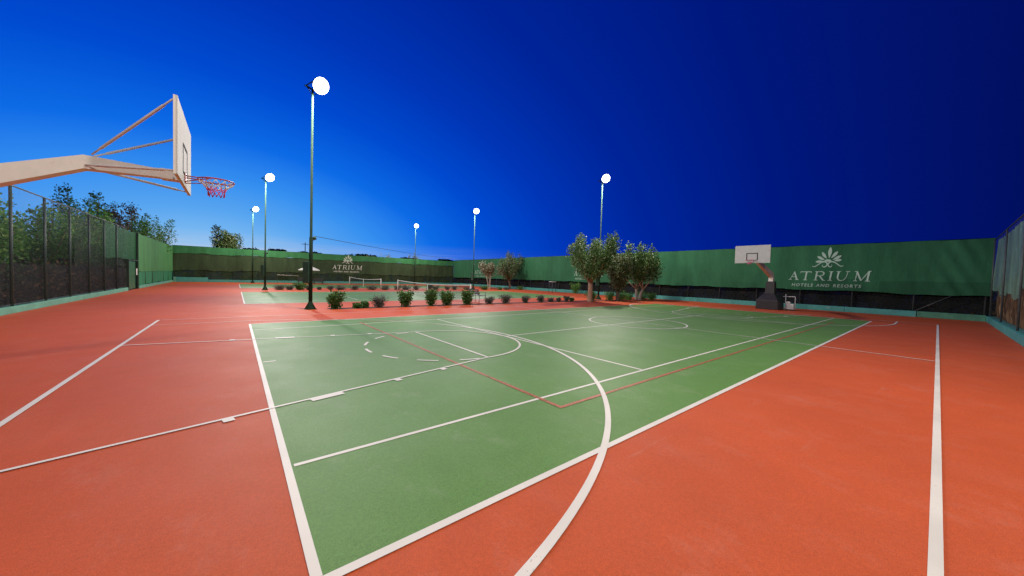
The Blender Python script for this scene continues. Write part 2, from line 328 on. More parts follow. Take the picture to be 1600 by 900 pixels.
# basketball lines (thicker ones near, worn)
b = Lines(.010); CY = 5.485; XE0, XE1 = -2.15, 24.85; YS0, YS1 = -2.0, 12.97
b.v(XE0, YS0-.03, YS1+.03, .06); b.v(XE1, YS0-.03, YS1+.03, .05); b.h(XE0+.03, XE1-.025, YS0, .06)
b.v(12.02, YS0+.04, YS1, .045)
b.arc(12.02, CY, 1.8, 0, 2*math.pi, .06, 72)
for sgn, xe in ((1, XE0), (-1, XE1)):
    hx = xe+sgn*1.575
    b.seg((xe+sgn*.03, CY-6.25), (hx, CY-6.25), .065)
    a0 = -math.pi/2 if sgn > 0 else math.pi/2
    b.arc(hx, CY, 6.25, a0, a0+math.pi*.66, .065, 80) if sgn > 0 else b.arc(hx, CY, 6.25, a0, a0+math.pi, .06, 80)
    fx = xe+sgn*5.8
    for k in (-1, 1): b.seg((xe+sgn*.03, CY+k*3.0), (fx, CY+k*1.8), .043)
    b.v(fx, CY-1.77, CY+1.77, .05)
    b.arc(fx, CY, 1.8, a0, a0+math.pi, .05, 40)
    for j in range(7):
        c = a0+math.pi*(1+(j+.5)/7); b.arc(fx, CY, 1.8, c-.09*1.25, c+.09*1.25, .055, 6)
    def lanept(t, k, off): # along the lane side, off = outward offset
        A = Vector((xe, CY+k*3.0)); B = Vector((fx, CY+k*1.8)); d = (B-A).normalized(); n = Vector((-d.y, d.x)) * (1 if n_out(d, k) else -1)
        return A+d*t + n*off
    def n_out(d, k): return (d.x*k) > 0
    for k in (-1, 1):
        for t0, t1 in ((1.75, 1.85), (2.62, 3.02), (3.80, 3.90), (4.68, 4.78)):
            p = [lanept(t0, k, .026), lanept(t1, k, .026), lanept(t1, k, .115), lanept(t0, k, .115)]
            b.mb.add([(*q, b.z) for q in p], [(0,1,2,3)])
tag(b.mb.build('basketball_court_lines', m_line), kind='structure')
b = Lines(.013); a0 = -math.pi/2
b.arc(XE0+1.575, CY, 6.25, a0+math.pi*.66, a0+math.pi, .045, 50); b.seg((XE0+.03, CY+6.25), (XE0+1.575, CY+6.25), .045); b.h(XE0+.03, XE1-.025, YS1, .045)
tag(b.mb.build('worn_far_sideline', m_linethin), kind='structure')
v = Lines(.008); v.v(2.885, .96, 9.98, .05); v.v(20.885, .96, 9.98, .05); v.h(2.91, 20.86, .985, .05); v.h(2.91, 20.86, 9.985, .05); v.v(8.885, 1.01, 9.96, .04); v.v(14.885, 1.01, 9.96, .04)
# only the outer frame of the volleyball court is painted clearly
v = Lines(.008); v.v(2.885, .96, 9.98, .06); v.v(20.885, .96, 9.98, .05); v.h(2.915, 20.86, .985, .055); v.h(2.915, 20.86, 9.985, .05)
tag(v.mb.build('volleyball_court_lines', m_redline), kind='structure')

# ------------------------------------------------------------------ low walls
def lowwall(x0, x1, y0, y1, h, m, label):
    n = max(1, int(max(x1-x0, y1-y0)/3)); mb = MB(); rng = random.Random(int(x0*7+y0*13))
    if x1-x0 > y1-y0:
        for i in range(n): a = x0+(x1-x0)*i/n; c = x0+(x1-x0)*(i+1)/n; mb.box(a+.004, c-.004, y0, y1, 0, h+rng.uniform(-.006, .006), .012)
    else:
        for i in range(n): a = y0+(y1-y0)*i/n; c = y0+(y1-y0)*(i+1)/n; mb.box(x0, x1, a+.004, c-.004, 0, h+rng.uniform(-.006, .006), .012)
    return tag(mb.build('low_wall', m), label, 'low wall', 'painted low walls under the fences')
lowwall(UL-.22, UL, VN-.1, 32.1, .22, m_curb, 'pale green kerb wall running under the see-through chain link fence up to the gate')
lowwall(UL-.22, UL, 35.45, VF-.01, .22, m_curb, 'pale green kerb wall beyond the gate under the bright green screen')
lowwall(UL+.01, UL+.21, VF-.22, VF, .60, m_curb, 'short pale green upright wall end in the far left corner')
lowwall(UL+.22, -2.9, VF-.02, VF+.2, .56, m_curbt, 'raised teal wall block in the far left corner')
lowwall(-2.88, UR, VF, VF+.2, .31, m_curbt, 'teal green kerb wall along the foot of the far dark fence')
lowwall(UR, UR+.22, -1.2, VF, .34, m_curbt, 'teal kerb wall with chipped paint behind the far basketball hoop')
lowwall(UR, UR+.22, VN, -1.22, .34, mat('curb_paint_mid', (.05,.20,.12), .6, .25, 3, .2, 30, grime=((.03,.08,.05), 5.0, .55, .6)), 'darker green end of the kerb wall by the right hand corner')
lowwall(-14, UR, VN-.30, VN, .30, m_curbt, 'thick teal wall in front of the reeds at the right edge')

# ------------------------------------------------------------------ fences
def P_left(s, z, o): return (UL-o-.06, s, z)           # s = world y ; o = outwards
def P_far(s, z, o): return (s, VF+.08+o, z)
def P_right(s, z, o): return (UR+.08+o, s, z)
def P_near(s, z, o): return (s, VN-.12-o, z)
def wav(s, z, amp=.03, fold=0):
    w = amp*(math.sin(s*2.1+z*.6)+.6*math.sin(s*4.7-z*1.3+1)+.5*math.sin(s*.83+2)+.35*math.sin(s*9.1+z*.8))
    return w
def cloth(P, s0, s1, z0, z1, name, m, parent, amp=.03, step=.18, sag=.05, foldpt=None, off=0):
    ns = max(2, int((s1-s0)/step)); nz = 16; vs = []; fs = []; rng = random.Random(int(s0*10))
    for i in range(ns+1):
        s = s0+(s1-s0)*i/ns
        hem = sag*(math.sin(s*1.3)+.6*math.sin(s*3.7+1)+.5*math.sin(s*.45)); top = .025*math.sin((s-s0)*math.pi/2.6)**2
        for j in range(nz+1):
            t = j/nz; z = (z0+hem)*(1-t)+(z1-top)*t
            o = wav(s, z, amp)*(1-.6*t)+off
            if foldpt:
                d = (s-foldpt[0]); k = max(0, 1-abs(d)/foldpt[2]); ph = d*foldpt[3]+z*foldpt[4]
                o += k*foldpt[1]*math.sin(ph)*(1-t*.3)
            vs.append(P(s, z, -o))
    for i in range(ns):
        for j in range(nz): a = i*(nz+1)+j; fs.append((a, a+nz+1, a+nz+2, a+1))
    mb = MB(); mb.add(vs, fs, True); return mb.build(name, m, parent)
def flat(P, s0, s1, z0, z1, name, m, parent, o=0): return MB().add([P(s0,z0,o),P(s1,z0,o),P(s1,z1,o),P(s0,z1,o)], [(0,1,2,3)]).build(name, m, parent)
def posts(P, ss, h, parent, m, r=.035, o=.03, z0=0):
    for s in ss: MB().tube([P(s,z0,o), P(s,h,o)], r, 10).build('post', m, parent)
def rail(P, s0, s1, z, parent, m, r=.024, o=.03, name='top_rail'): MB().tube([P(s0,z,o), P(s1,z,o)], r, 8).build(name, m, parent)

# left chain link fence
f = empty('chain_link_fence', (UL-.06, 14, 0), 0, 'tall see-through chain link fence with dark posts in front of the left trees', 'fence'); f.location = (0,0,0)
posts(P_left, [-3.4+2.55*i for i in range(14)], 4.15, f, m_post, .038, .04)
rail(P_left, -3.5, 32.2, 4.15, f, m_post, .026, .04); rail(P_left, -3.5, 32.1, .27, f, m_post, .012, .04, 'bottom_wire')
flat(P_left, -3.5, 32.2, .23, 4.13, 'wire_mesh', m_wire, f, .0)
cloth(P_left, -3.5, 32.1, .23, 1.62, 'black_shade_net', m_netblack, f, .012, .3, .04, off=-.10)
cloth(P_left, 27.1, 35.35, 2.12, 4.1, 'green_shade_net', m_netgreen, f, .012, .3, .03, off=-.09)
cloth(P_left, 23.0, 32.1, 1.60, 3.8, 'thin_green_net', fabric_mat('thin_net', (.008,.030,.012), through=.6, tr=.1), f, .012, .3, .06, off=-.12)
# gate
g = empty('gate', (UL-.06, 33.8, 0), 0, 'green metal gate standing ajar in the left fence', 'gate')
mb = MB(); mb.box(-.05,.05,-1.5,-1.42,0,2.1); mb.box(-.05,.05,1.45,1.53,0,4.1); mb.box(-.05,.05,-1.42,1.45,2.03,2.11); mb.build('gate_frame', m_post, g)
mb = MB(); mb.box(-.02,.02,-1.40,.55,.08,1.98,.01); mb.box(.02,.04,-1.38,.53,1.0,1.05); mb.box(.02,.04,-1.38,-1.33,.1,1.96); mb.box(.02,.04,.48,.53,.1,1.96); lf = mb.build('door_leaf', mat('gate_paint',(.015,.10,.04),.45,.2,4), g)
MB().tube([(.05,.42,1.0),(.10,.42,1.0),(.10,.42,1.14),(.05,.42,1.14)], .012, 8).build('handle', m_metal, lf)
MB().box(.045,.06,.70,1.0,1.02,1.5,.005).build('notice_plate', m_white, g)
MB().box(-.6,-.55,-1.4,1.45,0,2.03).build('dark_opening_panel', mat('opening_darkness',(.008,.012,.008),.9), g)  # dark panel stands in for the darkness inside the gate opening
# left windscreen beyond the gate
f = empty('windscreen_fence', (0,0,0), 0, 'bright green cloth fence beyond the gate on the left', 'fence')
posts(P_left, [35.45, 38.4, 41.4, 44.4, 47.4, 50.4, 53.4], 4.12, f, m_post, .04, .06); rail(P_left, 35.4, 53.45, 4.12, f, m_post, .024, .06)
cloth(P_left, 35.5, 53.6, 1.28, 4.1, 'upper_cloth', m_fabL, f, .012, .2, .02)
cloth(P_left, 35.5, 53.6, .25, 1.34, 'lower_cloth', fabric_mat('windscreen_low',(.03,.20,.09),tr=.15), f, .02, .2, .03, off=-.03)
# far fence
f = empty('windscreen_fence', (0,0,0), 0, 'long dark green cloth fence closing the far end behind the parasol', 'fence')
posts(P_far, [-5.8+2.6*i for i in range(15)], 4.24, f, m_post, .035, .10); rail(P_far, -5.9, UR, 4.24, f, m_post, .024, .08)
cloth(P_far, -5.97, UR+.08, 3.40, 4.25, 'lit_top_band', m_fabtop, f, .02, .25, .05, off=.0)  # lamp light on the fence top, put into the cloth colour
cloth(P_far, -5.97, UR+.08, 1.42, 3.46, 'shaded_brown_cloth', m_fabdark, f, .02, .25, .06, off=-.035)  # shade below the lit band, put into the cloth colour
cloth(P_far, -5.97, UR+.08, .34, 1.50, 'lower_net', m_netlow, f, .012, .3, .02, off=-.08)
farf = f
# right fence
mat_patch = fabric_mat('windscreen_patch', (.016, .095, .040))
f = empty('windscreen_fence', (0,0,0), 0, 'deep green cloth fence running behind the far basketball hoop and the trees', 'fence')
posts(P_right, [-3.55, -1.06, 1.54, 4.18, 6.78, 9.37, 11.9, 14.5, 17.1, 19.7, 22.3, 24.9, 27.5, 30.1, 32.7, 35.3, 37.9, 40.5, 43.1, 45.7, 48.3, 50.9, 53.4], 4.42, f, m_postgrey, .04, .17)
rail(P_right, -3.7, 53.5, 4.42, f, m_post, .022, .06)
cloth(P_right, -3.72, 53.58, 1.36, 4.42, 'cloth', m_fab, f, .018, .16, .025, foldpt=(-2.6, .075, 1.2, 9.0, -4.2))
cloth(P_right, -3.70, .35, 1.34, 2.08, 'patch_strip', mat_patch, f, .018, .16, .03, foldpt=(-2.6, .075, 1.2, 9.0, -4.2), off=.028)
cloth(P_right, -3.70, 53.56, .34, 1.45, 'dark_gap_net', fabric_mat('gap_darkness_right', (.004,.006,.004), through=.22, tr=.05), f, .012, .3, .02, off=-.27)  # dark sheet stands in for the night darkness in the open strip
MB().tube([P_right(-1.15,.36,-.03), P_right(-2.45,1.32,-.03)], .022, 8).build('brace', m_postgrey, f)
rightf = f
# near fence at the right edge
f = empty('chain_link_fence', (0,0,0), 0, 'chain link fence with faded pale sheets in front of brown reeds at the right edge', 'fence')
posts(P_near, [30.5-5.0*i for i in range(9)], 4.32, f, m_postgrey, .030, -.02); rail(P_near, -12, 30.6, 4.32, f, m_postgrey, .022, -.02)
flat(P_near, -12, 30.68, .3, 4.3, 'wire_mesh', m_wirex, f, .0)
for k in range(15):
    s1 = 30.6-2.75*k; cloth(P_near, s1-2.72, s1, 1.55, 4.25, 'pale_sheet', m_netpale, f, .05, .12, .12, off=-.08)

# ------------------------------------------------------------------ sign printing on the cloths
LET = {  # strokes in drawing units (x1,y1,x2,y2,w1,w2), y grows downwards
 'A': [(255,552,320,446,9,9),(312,450,352,555,20,24),(282,517,345,517,8,8),(235,553,280,553,7,7),(322,555,376,555,7,7)],
 'T': [(402,450,548,450,10,10),(403,449,394,472,7,3),(547,449,552,470,7,3),(484,450,466,553,22,22),(438,556,494,556,7,7)],
 'R': [(622,448,604,555,21,21),(615,447,690,447,8,10),(690,447,714,464,12,18),(714,464,704,488,18,14),(704,488,672,500,12,8),(672,500,618,500,8,8),(655,500,703,556,18,20),(580,556,634,556,7,7),(598,446,625,446,7,7),(695,557,730,557,7,7)],
 'I': [(806,447,788,555,22,22),(778,446,832,446,7,7),(760,556,816,556,7,7)],
 'U': [(897,447,882,520,22,20),(882,520,893,546,20,14),(893,546,922,557,14,10),(922,557,958,549,10,8),(958,549,986,518,8,8),(986,518,1006,447,8,8),(868,445,926,445,7,7),(982,445,1030,445,7,7)],
 'M': [(1114,446,1094,555,9,9),(1112,446,1160,553,20,20),(1160,553,1247,444,9,9),(1250,443,1230,556,22,22),(1084,444,1122,444,7,7),(1074,556,1116,556,7,7),(1240,441,1275,441,7,7),(1204,557,1262,557,7,7)]}
def stroke(pl, x1,y1,x2,y2,w1,w2):
    d = math.hypot(x2-x1, y2-y1); nx, ny = -(y2-y1)/d, (x2-x1)/d
    n = max(1, int(d/30))
    for i in range(n):
        a, c = i/n, (i+1)/n; q = lambda t, s: (x1+(x2-x1)*t+nx*s*(w1+(w2-w1)*t)/2, y1+(y2-y1)*t+ny*s*(w1+(w2-w1)*t)/2)
        pl.append([q(a,-1), q(c,-1), q(c,1), q(a,1)])
def petal(pl, x1,y1,x2,y2,w,bl=.58):
    n = 12; d = math.hypot(x2-x1, y2-y1); nx, ny = -(y2-y1)/d, (x2-x1)/d
    f = lambda t: (math.sin(math.pi*t**(math.log(.5)/math.log(bl))))**.8 if 0 < t < 1 else 0
    for i in range(n):
        a, c = i/n, (i+1)/n; q = lambda t, s: (x1+(x2-x1)*t+nx*s*f(t)*w/2, y1+(y2-y1)*t+ny*s*f(t)*w/2)
        pl.append([q(a,-1), q(c,-1), q(c,1), q(a,1)])
def curve(pl, pts, w):
    P = [Vector(p) for p in pts]; out = []
    for i in range(len(P)-1):
        p0, p1, p2, p3 = P[max(i-1,0)], P[i], P[i+1], P[min(i+2, len(P)-1)]
        for k in range(5):
            t = k/5; out.append(.5*((2*p1)+(-p0+p2)*t+(2*p0-5*p1+4*p2-p3)*t*t+(-p0+3*p1-3*p2+p3)*t**3))
    out.append(P[-1])
    for k in range(len(out)-1):
        e = (out[k+1]-out[k]).normalized()*1.5; tt = k/len(out); ww = w*(.5+.7*math.sin(math.pi*min(1, tt*1.1)))
        stroke(pl, out[k].x-e.x, out[k].y-e.y, out[k+1].x+e.x, out[k+1].y+e.y, ww, ww)
EMB = []
for q in ((766,280,780,140,48),(737,285,671,200,38),(789,281,874,196,38),(713,301,612,254,34),(808,300,920,250,34),(700,314,592,322,30),(824,310,924,302,30)): petal(EMB, *q)
petal(EMB, 706,308,800,308,30,.5)
curve(EMB, [(553,376),(585,384),(625,362),(665,334),(705,322),(735,332),(744,356),(730,380),(704,388),(684,376),(690,362)], 13)
curve(EMB, [(947,374),(915,380),(880,358),(840,332),(800,322),(770,334),(757,358),(770,382),(792,388),(806,376),(800,362)], 13)
WRD = []
for L_ in 'ATRIUM':
    WRD.append([])
    for q in LET[L_]: stroke(WRD[-1], *q)
def text_polys(body):
    cu = bpy.data.curves.new('t', 'FONT'); cu.body = body; cu.space_character = 1.25; cu.space_word = 1.3; cu.shear = .15; cu.resolution_u = 2; cu.offset = .018
    o = bpy.data.objects.new('t', cu); C.collection.objects.link(o); bpy.context.view_layer.update()
    me = bpy.data.meshes.new_from_object(o.evaluated_get(bpy.context.evaluated_depsgraph_get()))
    vs = [v.co.copy() for v in me.vertices]; x0 = min(v.x for v in vs); x1 = max(v.x for v in vs); y1 = max(v.y for v in vs)
    par = list(range(len(vs)))
    def fd(i):
        while par[i] != i: i = par[i]
        return i
    for e_ in me.edges: par[fd(e_.vertices[0])] = fd(e_.vertices[1])
    grp = {}
    for p in me.polygons: grp.setdefault(fd(p.vertices[0]), []).append([(282+(vs[i].x-x0)/(x1-x0)*886, 640-vs[i].y/y1*38) for i in p.vertices])
    pl = list(grp.values())
    bpy.data.objects.remove(o); bpy.data.curves.remove(cu); bpy.data.meshes.remove(me); return pl
SUB = text_polys('HOTELS AND RESORTS')
def printing(parent, P, sc, sgn, zb, m, amp, t_of, off):
    """sc = centre along the fence, zb = height of the letters' feet"""
    for name, pl in [('emblem', EMB)]+[('letter', w_) for w_ in WRD]+[('small_letter', w_) for w_ in SUB]:
        mb = MB()
        for i, poly in enumerate(pl):
            vs = []
            for x, y in poly:
                s = sc+sgn*(x-752)*.00396; z = zb+(560-y)*.00535
                o = wav(s, z, amp)*(1-.6*t_of(z))+off+.012+(i % 7)*.0004
                vs.append(P(s, z, -o))
            mb.add(vs, [tuple(range(len(vs)))])
        mb.build(name, m, parent)
tr_ = lambda z: min(1, max(0, (z-1.36)/3.04))
for c in (2.78, 22.9, 44.4): printing(rightf, P_right, c, -1, 2.02, m_print, .018, tr_, .004)
printing(farf, P_far, 12.75, 1, 2.10, m_printfar, .02, lambda z: min(1, max(0, (z-1.42)/2.04)), -.02+.012)

# ------------------------------------------------------------------ lamp posts
def lampost(x, y, h, aim, label, lower=3.1, box=True, d=1.0, lit=1.0):
    t = empty('lamp_post', (x, y, 0), 0, label, 'lamp post', 'floodlight posts around the courts')
    MB().tube([(0,0,.02),(0,0,lower),(0,0,lower+.02),(0,0,h)], [.078,.070,.052,.040], 14).build('pole', m_pole, t)
    mb = MB(); mb.box(-.22,.22,-.22,.22,.0,.03,.004)
    for k in range(4):
        a = k*math.pi/2+math.pi/4; dx, dy = math.cos(a), math.sin(a)
        mb.add([(dx*.06+dy*.012,dy*.06-dx*.012,.03),(dx*.24+dy*.012,dy*.24-dx*.012,.03),(dx*.24+dy*.012,dy*.24-dx*.012,.06),(dx*.06+dy*.012,dy*.06-dx*.012,.34),
                (dx*.06-dy*.012,dy*.06+dx*.012,.03),(dx*.24-dy*.012,dy*.24+dx*.012,.03),(dx*.24-dy*.012,dy*.24+dx*.012,.06),(dx*.06-dy*.012,dy*.06+dx*.012,.34)],
               [(0,1,2,3),(7,6,5,4),(0,4,5,1),(1,5,6,2),(2,6,7,3)])
    mb.lathe([(.20,.03),(.17,.10),(.10,.24),(.076,.34)], 16)
    mb.build('base_plate', m_pole, t)
    ax = Vector((math.cos(aim), math.sin(aim), 0)); sd = Vector((-ax.y, ax.x, 0))
    if box:
        mb = MB(); mb.box(-.13,.13,-.08,.08,1.14,2.06,.012); o = mb.build('switch_box', m_boxm, t); o.location = (-.15, .04, 0); o.rotation_euler = (0,0,R(-38))
    mb = MB(); mb.tube([(.06,-.02,lower-.02),(.13,-.04,lower-.02),(.2,-.06,lower-.06)], [.05,.09,.02], 10); mb.box(.02,.12,-.07,.03,lower-.12,lower+.02,.01); mb.build('junction_horn', m_boxm, t)
    cb = MB(); cb.bar(sd*-.36+Vector((0,0,h)), sd*.36+Vector((0,0,h)), .05, .05); cb.bar(Vector((0,0,h-.25)), sd*.28+Vector((0,0,h)), .025); cb.bar(Vector((0,0,h-.25)), sd*-.28+Vector((0,0,h)), .025); cb.build('crossarm', m_pole, t)
    hd = MB(); c = sd*.10+ax*.26+Vector((0,0,h+.20)); n = (ax*math.cos(R(30))-Vector((0,0,1))*math.sin(R(30))).normalized()
    u = sd; w = n.cross(u); q = 24
    def ring(r, z): return [c+n*z+(u*math.cos(2*math.pi*i/q)+w*math.sin(2*math.pi*i/q))*r for i in range(q)]
    def shell(prof, cap):
        vs = [p for r_, z_ in prof for p in ring(r_, z_)]
        return vs, [(i*q+j, i*q+(j+1) % q, (i+1)*q+(j+1) % q, (i+1)*q+j) for i in range(len(prof)-1) for j in range(q)]+([tuple(range(q))] if cap else [])
    hd.add(*shell([(.08,-.24),(.13,-.23),(.20,-.15),(.29,-.03),(.33,.06),(.34,.10)], True), True)
    for k in (-1, 1): hd.bar(sd*.30*k+Vector((0,0,h+.02)), c+sd*.30*k, .03); hd.bar(c+sd*.30*k, c+sd*.25*k+n*.0, .03)
    ho = hd.build('floodlight', m_boxm, t)
    MB().add(*shell([(.33,.09),(.32,.17),(.27,.25),(.18,.31),(.09,.335),(.001,.34)], False), True).build('lamp_glass', m_lens, ho)
    ld = bpy.data.lights.new('floodlight_beam', 'SPOT'); ld.energy = LAMP_W*lit; ld.color = LAMP_COL; ld.shadow_soft_size = .25; ld.spot_size = R(176); ld.spot_blend = .25
    lo = bpy.data.objects.new('floodlight_beam', ld); C.collection.objects.link(lo); lo.parent = t; lo.location = ax*.95*d+Vector((0,0,h-.05))
    lo.rotation_euler = (ax*.05-Vector((0,0,1))).to_track_quat('-Z', 'Y').to_euler()
    return t
SO = R(-60)
lampost(2.22, 15.12, 9.38, SO, 'nearest lamp post, with a switch box, at the left end of the near shrub row')
lampost(1.60, 33.15, 9.12, SO, 'lamp post with lit floodlight at the left end of the second shrub row')
lampost(1.35, 51.6, 9.0, SO, 'small distant lamp post before the far fence, right of the lone tree', box=False, lit=.8)
lampost(22.6, 52.0, 9.4, R(-110), 'distant lamp post with lit floodlight above the middle of the far dark fence', box=False, lit=.8)
lampost(22.75, 34.4, 9.5, R(-110), 'lamp post with lit floodlight beside the pale trees at the end of the tennis net')
lampost(23.2, 15.75, 9.75, R(-115), 'lamp post rising out of the dark green trees on the right')
lampost(6.3, -3.1, 9.4, R(75), 'lamp post standing by the right hand teal wall, just outside the frame', lit=.70)
lampost(-4.6, -3.1, 9.4, R(0), 'lamp post behind the photographer in the corner', lit=.5)
# overhead cable
pts = []
A, B = Vector((2.3, 15.05, 3.17)), Vector((22.72, 34.35, 3.62))
for i in range(25):
    t = i/24; p = A.lerp(B, t); p.z -= .42*4*t*(1-t)*.5; pts.append(p)
tag(MB().tube(pts, .011, 6).build('overhead_cable', m_rope), 'thin black cable sagging between the two nearer lamp posts above the tennis net', 'cable')

# ------------------------------------------------------------------ basketball hoops
def hoop(x, y, s, label, pads):
    """x,y = point under the board's face; s = direction from board to post (+1/-1 along x)"""
    t = empty('basketball_hoop', (x, y, 0), 0, label, 'basketball hoop', 'portable basketball hoops')
    X = lambda a: s*a
    # board
    mb = MB(); a, c = sorted((X(.0), X(.016))); mb.box(a, c, -.9, .9, 2.9, 3.95, .003); bd = mb.build('backboard', m_board, t)
    mk = MB(); e = -s*.004
    def strip(y0, y1, z0, z1): mk.add([(e,y0,z0),(e,y1,z0),(e,y1,z1),(e,y0,z1)], [(0,1,2,3)])
    for (y0,y1,z0,z1) in ((-.295,.295,3.455,3.50),(-.295,-.25,3.06,3.455),(.25,.295,3.06,3.455),(-.25,.25,3.05,3.09)): strip(y0,y1,z0,z1)
    mk.build('target_square', m_black, bd)
    fr = MB(); xb = X(.030)
    fr.bar((xb,-.875,2.9),(xb,-.875,3.95),.026,.045,(0,1,0)); fr.bar((xb,.875,2.9),(xb,.875,3.95),.026,.045,(0,1,0))
    for z in (2.93, 3.3, 3.92): fr.bar((xb,-.845,z),(xb,.845,z),.026,.045)
    fr.bar((xb,0,2.955),(xb,0,3.27),.024,.05,(0,1,0)); fr.bar((xb,0,3.33),(xb,0,3.895),.024,.05,(0,1,0)); fr.build('board_frame', m_cream, t)
    # cranked box arm
    def beam(path, name):
        m_ = MB(); vs = []
        for px, z0, z1, hw in path: vs += [(X(px),-hw,z0),(X(px),hw,z0),(X(px),hw,z1),(X(px),-hw,z1)]
        fs = [(3,2,1,0)]
        for i in range(len(path)-1):
            for k in range(4): a_, b_ = i*4+k, i*4+(k+1) % 4; fs.append((a_, b_, b_+4, a_+4))
        n = (len(path)-1)*4; fs.append((n, n+1, n+2, n+3)); m_.add(vs, fs); return m_.build(name, m_cream, t)
    beam([(.24,2.975,3.095,.075),(1.00,2.94,3.125,.085),(1.72,2.58,2.83,.095),(2.9,1.96,2.26,.105),(3.93,1.40,1.72,.115)], 'arm') if pads == 'near' else \
    beam([(.29,2.975,3.095,.075),(.95,2.94,3.145,.085),(2.6,2.48,2.78,.105),(3.82,2.12,2.46,.125),(4.06,1.9,2.30,.13)], 'arm')
    MB().box(*sorted((X(.045),X(.26))), -.10,.10,2.96,3.11,.006).build('arm_bracket', m_cream, t)
    for zz_ in (2.985, 3.085):
        for yy_ in (-.104, .104): MB().tube([(X(.12), yy_*.98, zz_), (X(.12), yy_*1.12, zz_)], .012, 6).build('bolt', m_metal, t)
    for yy, z, ys in ((-.85,3.90,-.05),(.85,3.90,.05),(-.85,2.95,-.085),(.85,2.95,.085)):
        r_ = MB(); a_ = Vector((X(.93 if z > 3.5 else .98), ys, 3.15 if z > 3.5 else 2.99)); c_ = Vector((X(.05), yy, z))
        d_ = (c_-a_); r_.tube([a_, a_+d_*.10, a_+d_*.12, a_+d_*.88, a_+d_*.9, c_], [.011,.011,.018,.018,.011,.011], 10); r_.build('stay_rod', m_white if yy > 0 else m_cream, t)
    # ring
    ri = MB(); n = 40; cx = -s*.37; pts = [(cx+.225*math.cos(2*math.pi*i/n), .225*math.sin(2*math.pi*i/n), 3.05) for i in range(n+1)]; ri.tube(pts, .011, 8, caps=False)
    ri.box(*sorted((-s*.0, -s*.012)), -.09,.09,2.96,3.10,.003)
    for k in (-1, 1): ri.tube([(-s*.01, k*.075, 3.05), (cx+s*.205, k*.09, 3.05)], .009, 6); ri.tube([(-s*.01, k*.07, 2.965), (cx+s*.07, k*.212, 3.04)], .008, 6)
    for i in range(12):
        a_ = 2*math.pi*(i+.5)/12; p = Vector((cx+.225*math.cos(a_), .225*math.sin(a_), 3.035)); ri.tube([p+Vector((0,0,.008)), p+Vector((0,0,-.018)), p+Vector((-.012,0,-.02))], .004, 5)
    rg = ri.build('ring', m_rim, t)
    # worn net: diamond cords, lower part shrunk and frayed
    rng = random.Random(5); nwh = MB(); npk = MB(); rad = [.222,.170,.125,.105,.100]; zz = [3.035,2.98,2.93,2.885,2.84]
    K = 12
    for lv in range(4):
        for i in range(K):
            for sd in (-.5, .5):
                if lv == 3 and rng.random() < .35: continue
                a1 = 2*math.pi*(i+.5*(lv % 2))/K; a2 = a1+2*math.pi*sd/K
                p = Vector((cx+rad[lv]*math.cos(a1), rad[lv]*math.sin(a1), zz[lv])); q = Vector((cx+rad[lv+1]*math.cos(a2), rad[lv+1]*math.sin(a2), zz[lv+1]-(rng.uniform(0,.05) if lv == 3 else 0)))
                (nwh if lv < 2 else npk).tube([p, (p+q)/2+Vector((rng.uniform(-.008,.008),rng.uniform(-.008,.008),-.006)), q], .0068, 5)
    nwh.build('net_top', m_netw, rg); npk.build('net_bottom', m_netp, rg)
    # base
    bx = 4.0
    col = MB(); col.add([(X(bx-.14),-.13,1.55),(X(bx+.14),-.13,1.55),(X(bx+.14),.13,1.55),(X(bx-.14),.13,1.55),(X(bx-.13),-.13,2.3),(X(bx+.13),-.13,2.1),(X(bx+.13),.13,2.1),(X(bx-.13),.13,2.3)],
        [(3,2,1,0),(4,5,6,7),(0,1,5,4),(1,2,6,5),(2,3,7,6),(3,0,4,7)]); col.build('column', m_cream, t)
    pd = MB(); pr = [(-.62,0),(.62,0),(.62,.62),(.27,1.02),(.22,1.86),(-.22,1.86),(-.27,1.10),(-.62,.66)]
    hw = .42; prx = [(-.75,0),(.6,0),(.6,.60),(.24,.95),(.21,1.86),(-.21,1.86),(-.24,1.10),(-.75,.6)]
    ys = [.62,.62,.60,.27,.24,.24,.27,.60]
    vs = [(X(bx)+p[0]*s, -w_, p[1]) for p, w_ in zip(prx, ys)]+[(X(bx)+p[0]*s, w_, p[1]) for p, w_ in zip(prx, ys)]
    fs = [(0,7,3,2,1)[::1], (0,1,2,7)]
    fs = [(0,1,2,7),(7,2,3,6),(6,3,4,5)]+[(8,15,10,9),(15,14,11,10),(14,13,12,11)]+[(i, (i+8), ((i+1) % 8)+8, (i+1) % 8) for i in range(8)]
    pd.add(vs, fs); po = pd.build('padded_base', m_pad, t)
    bv = po.modifiers.new('b', 'BEVEL'); bv.width = .03; bv.segments = 3
    for k in (-1, 1): MB().tube([(X(bx-.68), k*.48, .05), (X(bx-.68), k*.54, .05)], .05, 12).build('wheel', m_white, t)
    fm = MB(); fx = X(bx+.15); r0 = .022
    fm.tube([(fx,-.64,.88),(fx,-1.28,.90),(fx,-1.30,.86),(fx,-1.30,.05)], r0, 8); fm.tube([(fx,-.80,1.05),(fx,-.80,.03)], r0, 8); fm.tube([(fx,-.66,.06),(fx,-1.30,.06)], r0, 8)
    fm.build('rear_frame', m_white, t)
    wt = MB(); wt.box(*sorted((fx-.10, fx+.10)), -1.25,-.82,.06,.42,.02); wt.box(*sorted((fx-.09, fx+.09)), -1.06,-.83,.42,.56,.03); wt.build('counterweight', m_white, t)
    return t
hoop(-.935, 5.485, -1, 'close basketball hoop with edge-on board and tattered pink and white net at upper left', 'near')
hoop(23.75, 5.12, 1, 'distant basketball hoop facing the camera on a black padded base before the green fence', 'far')

